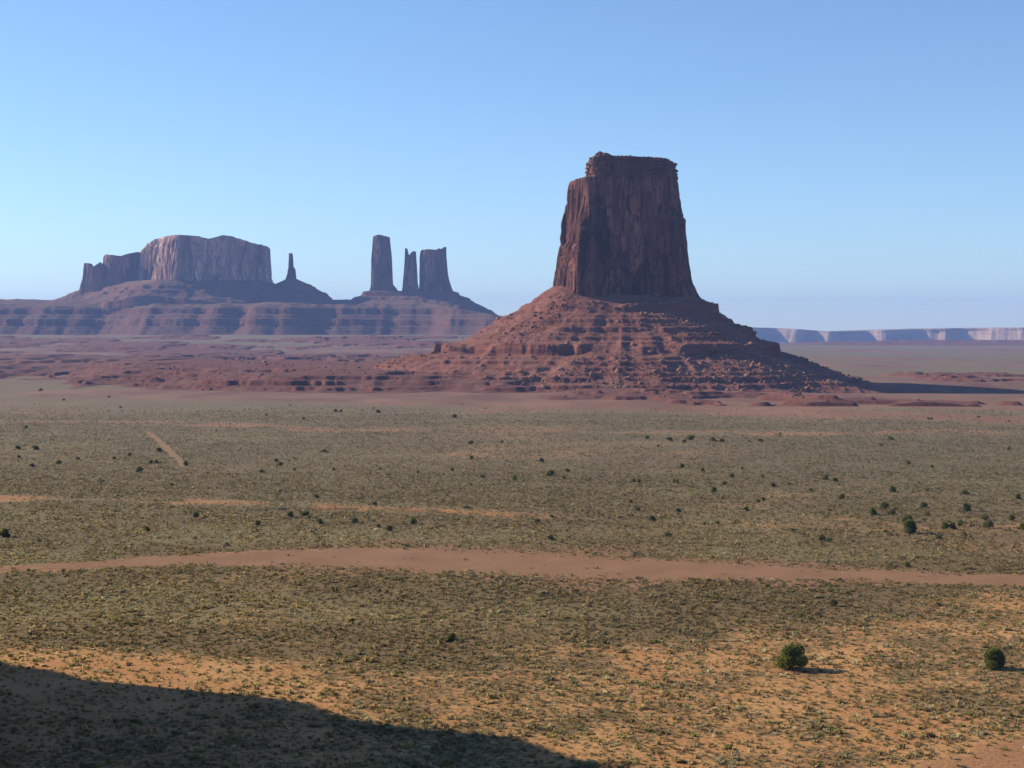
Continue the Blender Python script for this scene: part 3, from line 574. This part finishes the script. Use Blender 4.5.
# ------------------------------------------------------------------ junipers
jm = M('juniper_leaf'); JL = jm.out(jm.attr('tone').outputs['Color']); leafy(jm, .35)
bk = M('juniper_bark'); BARK = bk.out(bk.mix(bk.noise(6, (1, 1, .2)), (.09, .06, .045), (.17, .12, .09)))
def juniper_mesh(seed, wide, nleaf, green):
    r = np.random.default_rng(seed); nl = 14
    cen = np.stack([r.uniform(-.5, .5, nl)*wide*.62, r.uniform(-.5, .5, nl)*wide*.62, r.uniform(.18, .74, nl)], -1); cen[0] = (0, 0, .62); cen[1] = (.03, 0, .4); cen[:, :2] *= (1.55-1.0*cen[:, 2:3]); cen[:, 2] -= .04
    rad = r.uniform(.13, .27, nl); rad[0] = .32; rad[1] = .38*min(1, wide)
    li = r.integers(0, nl, nleaf); d = r.normal(size=(nleaf, 3)); d /= np.linalg.norm(d, axis=1)[:, None]
    rr = rad[li]*(1-.5*r.random(nleaf)**2.2)*(1+.18*fbm(d[:, 0]*3+li, d[:, 1]*3, d[:, 2]*3, 2, seed))
    p = cen[li]+d*rr[:, None]*np.array([1.05*wide**.3, 1.05*wide**.3, 1.]); p[:, 2] = np.clip(p[:, 2], .015, 1.2)
    up = d+np.array([0, 0, .9])+r.normal(size=(nleaf, 3))*.5; up /= np.linalg.norm(up, axis=1)[:, None]
    sd_ = np.cross(up, r.normal(size=(nleaf, 3))); sd_ /= np.linalg.norm(sd_, axis=1)[:, None]
    L = r.uniform(.035, .075, nleaf)[:, None]; W = L*.42
    q = np.stack([p-sd_*W*.6, p+sd_*W*.6, p+up*L*.6+sd_*W, p+up*L*1.15, p+up*L*.6-sd_*W], 1)
    V = q.reshape(-1, 3); idx = np.arange(nleaf)[:, None]*5
    f = np.concatenate([idx+[0, 1, 2], idx+[0, 2, 4], idx+[4, 2, 3]])
    tone = r.uniform(.75, 1.35, nl)[li][:, None]; base = np.array(green)*[1.35, 1.3, .9]*tone*r.uniform(.55, 1.4, (nleaf, 1))*np.where(r.random((nleaf, 1)) < .2, 1.4, 1); base = base+np.array([.015, .006, 0])*r.random((nleaf, 1))
    col = np.repeat(np.concatenate([base, np.ones((nleaf, 1))], 1)[:, None], 5, 1).reshape(-1, 4)
    return V, f, col
def trunk_mesh(seed):
    r = random.Random(seed); V = []; Fc = []; k = 7
    def limb(p0, p1, r0, r1):
        b = len(V); seg = 5
        for i in range(seg+1):
            t = i/seg; c = Vector(p0).lerp(Vector(p1), t)+Vector((r.uniform(-.012, .012), r.uniform(-.012, .012), 0)); rr = r0+(r1-r0)*t
            for j in range(k):
                a = j/k*2*math.pi; V.append((c.x+rr*math.cos(a), c.y+rr*math.sin(a), c.z))
        for i in range(seg):
            for j in range(k): Fc.append((b+i*k+j, b+i*k+(j+1) % k, b+(i+1)*k+(j+1) % k, b+(i+1)*k+j))
    limb((0, 0, -.03), (.01, 0, .35), .055, .04); limb((.01, 0, .3), (.12, .05, .72), .035, .01); limb((0, 0, .25), (-.16, -.05, .66), .032, .01); limb((0, 0, .28), (.02, -.12, .8), .03, .01)
    return V, Fc
protoj = []
for k, (wd, nlf, g) in enumerate(((1.12, 9000, (0.099, 0.118, 0.038)), (.95, 9000, (0.104, 0.125, 0.042)), (1.4, 5200, (0.085, 0.104, 0.042)), (.85, 5200, (0.08, 0.104, 0.038)), (1.9, 5200, (0.104, 0.123, 0.057)))):
    v, f, c = juniper_mesh(700+k, wd, nlf, g); cr = bpy.data.meshes.new('crown')
    o1 = mesh_obj('crown', v, f, JL, col=c); tv, tf = trunk_mesh(k); o2 = mesh_obj('trunk', tv, tf, BARK)
    dim = (v[:, 0].max()-v[:, 0].min(), v[:, 2].max()); protoj.append((o1.data, o2.data, dim))
    bpy.data.meshes.remove(cr); bpy.data.objects.remove(o1); bpy.data.objects.remove(o2)
SPECIAL = {
 (791, 669): 'largest juniper, round and dark green, on orange sand in the foreground',
 (993, 668): 'second largest juniper, near the right edge on orange sand in the foreground',
 (909, 533): 'big dark juniper in the right middle distance, largest beyond the dirt road',
 (833, 606): 'small dark juniper just below the dirt road, above the largest foreground juniper',
 (452, 641): 'small lone dark juniper in the middle foreground, at the upper edge of the orange sand',
 (352, 622): 'tiny low bush alone in the dense sage of the left foreground',
 (767, 588): 'tiny low bush touching the lower edge of the dirt road right of centre',
 (5, 537): 'round dark juniper cut by the left edge of the picture',
 (185.5, 466): 'small dark juniper at the near end of the thin pale path',
 (306, 516.5): 'widest dark juniper in the row below the cut red bank'}
J = [(791, 669, 27, 31, 0), (993, 668, 22.5, 24, 1), (909, 533, 15, 15, 1), (833, 606, 7.5, 9.5, 2), (452, 641, 9, 9, 1), (352, 622, 4.5, 6, 2), (767, 588, 4, 6, 2), (5, 537, 10, 10, 0)]
for q in '''826 480 6 6;835 482 5 6;773 487 5 5;789 485 3 3;810.5 491 3 8;842 499 6 7;893 492 7 6;927 491 3 3;884 509 8 10;873 515 8 7.5;892 515 6 8;924 508 7 7;928 516 4 5;965 495 6 10;967 511 9 9;1018 499 6 5;908 464 4 6;932 468 3.5 4
908 522 8 11;945.5 529 8 6;952.5 529 8 6;960.5 526 7 5;985 520 6 10;989 528 8 10;1012 520 6 6;1023 530 8 7;822 540 6 8;829 542 5 9;938 539 5 9;907.5 567 6 6;1014 548 3 3;965 536 4 4;880.5 446 3 4;890 440 4 8;1009 450 4 4;928 419.5 2.5 3;931.5 419.5 2.5 3;979 417.5 2.2 4;1009 422 2.2 2.5;780 435 3 3;885.5 533 4 5;794 532 4 6
647 439 4 5;669.5 441 4.5 7;684.5 442.5 3.5 5;691.5 440 6 10;712 441.5 5 8;722 442 4 6;760 442 4 6;749 442 2.2 6;658 447 3 2.5;541.5 462.5 5 6;551 476 7 8;567 472 4 6;564 479 4 4;515 480.5 6 5;634 482 4 3.5;639 483 4 3.5;682 468 5 5;702.5 472 5 5;674 482.5 4 3;677.5 483 4 3;732 477.5 5 4;724.5 484.5 4 5;742 469 3 3;762.5 477.5 3 3;714 492 6 6;631 503 3.5 5;638 511 5 5;678 512.5 5 6;746 511 5 5;758 502.5 4 5;763 501 5 4;537.5 523 5 6;551.5 517.5 4 5;551 540 6 7;668 537 6 10;652 521 6 8;717.5 524.5 4 5;705 524.5 3 5
335.5 412 3.5 5;341 412 3 3;378 413 4 4.5;455 418 4.5 6;303.5 419.5 3 4;266 416 2.5 3;471 444 4 6;502 443 3 3;323.5 452.5 4 8;471.5 459.5 4.5 5;276 462 4 4.5;280.5 466 4.5 5;294 470.5 3 4;333.5 470.5 3.5 3.5;261.5 473 4 7;418 473 3 3;482 478 4 7;380 469.5 2.2 5;452 471 3 4;290 517 6.5 7;306 516.5 7 12;320 524 6 8;355 523 6 8;258 525.5 6 6;390 531 6.5 8;413.5 524 7 7;378.5 527.5 4 5;467 508.5 3 8;316 498 4 6;375 505 4 6
26 428.5 3.5 4.5;17.5 449.5 4.5 6;35 450 5 8;18.5 458 3.5 4.5;32 467 4 6;59 464 4.5 6;77.5 460 3.5 5;114.5 459.5 3.5 4.5;129.5 456 4 5;159 452 5 6.5;151 463.5 4 4.5;156 463.5 4 5;185.5 466 6 4.5;139.5 472 6 8;102 482 2.5 10;171 485.5 3 6;196 517.5 6.5 7;147 531.5 6 6;41 391 3 4;64 400.5 2.2 4;120 408 2.2 4;109 397.5 2.2 3;226.6 545.6 3.5 5;38.5 541.6 3 6;195 539 3 6'''.replace('\n', ';').split(';'):
    u, v, h, wpx = map(float, q.split()); J.append((u, v, h, wpx, 2 if wpx/h < 1.6 and wpx/h > 1.1 else (4 if wpx/h >= 1.6 else 3)))
cells = {}
for j in J:
    if (j[0], j[1]) in SPECIAL: continue
    u, v = j[:2]
    row = 'at the far pink flats' if v < 425 else ('far out' if v < 455 else ('on the mid plain' if v < 490 else ('by the red strip' if v < 526 else 'just above the dirt road')))
    colm = 'below the broad mesa' if u < 275 else ('below the three rock towers' if u < 500 else ('below the left flank of the great butte' if u < 600 else
           ('straight below the great butte' if u < 700 else ('below its right flank' if u < 850 else 'towards the right edge'))))
    cells.setdefault((row, colm), []).append(j)
labels = dict(SPECIAL)
for (row, colm), lst in cells.items():
    for k, j in enumerate(sorted(lst)):
        labels[(j[0], j[1])] = (f'lone small juniper {row}, {colm}' if len(lst) == 1 else f'juniper {row}, {colm}, {ordinal(k)}')
for i, (u, v, h, wpx, pk) in enumerate(J):
    x, y, z = ground_pt(u, v); m = y/F; cr, tr, dim = protoj[pk]
    z = z+float(gully(np.array([x]), np.array([y]))[0])
    t = thing('juniper_tree', labels[(u, v)], 'juniper', (x, y, z-.03*h*m), 'junipers scattered over the desert plain')
    sz = h*m/dim[1]; sw = wpx*m/dim[0]; t.scale = (sw, (sw+sz)/2, sz); t.rotation_euler.z = 0 if i < 3 else (i*2.4) % 6.28
    for nm, me in (('crown', cr), ('trunk', tr)):
        c_ = bpy.data.objects.new(nm, me); C.objects.link(c_); c_.parent = t

# ------------------------------------------------------------------ air
hm = bpy.data.materials.new('haze_air'); hm.use_nodes = True; ht = hm.node_tree; ht.nodes.remove(ht.nodes['Principled BSDF'])
pv = ht.nodes.new('ShaderNodeVolumePrincipled'); pv.inputs['Density'].default_value = 4.0e-5; pv.inputs['Color'].default_value = (.28, .46, .98, 1)
pv.inputs['Anisotropy'].default_value = 0.1
ht.links.new(pv.outputs[0], ht.nodes['Material Output'].inputs['Volume'])
B = 115000.
hv = [(-B, -2000, -140), (B, -2000, -140), (B, 24500, -140), (-B, 24500, -140), (-B, -2000, 580), (B, -2000, 580), (B, 24500, 580), (-B, 24500, 580)]
hz = mesh_obj('haze', hv, [(0, 3, 2, 1), (4, 5, 6, 7), (0, 1, 5, 4), (1, 2, 6, 5), (2, 3, 7, 6), (3, 0, 4, 7)], hm); hz['kind'] = 'stuff'
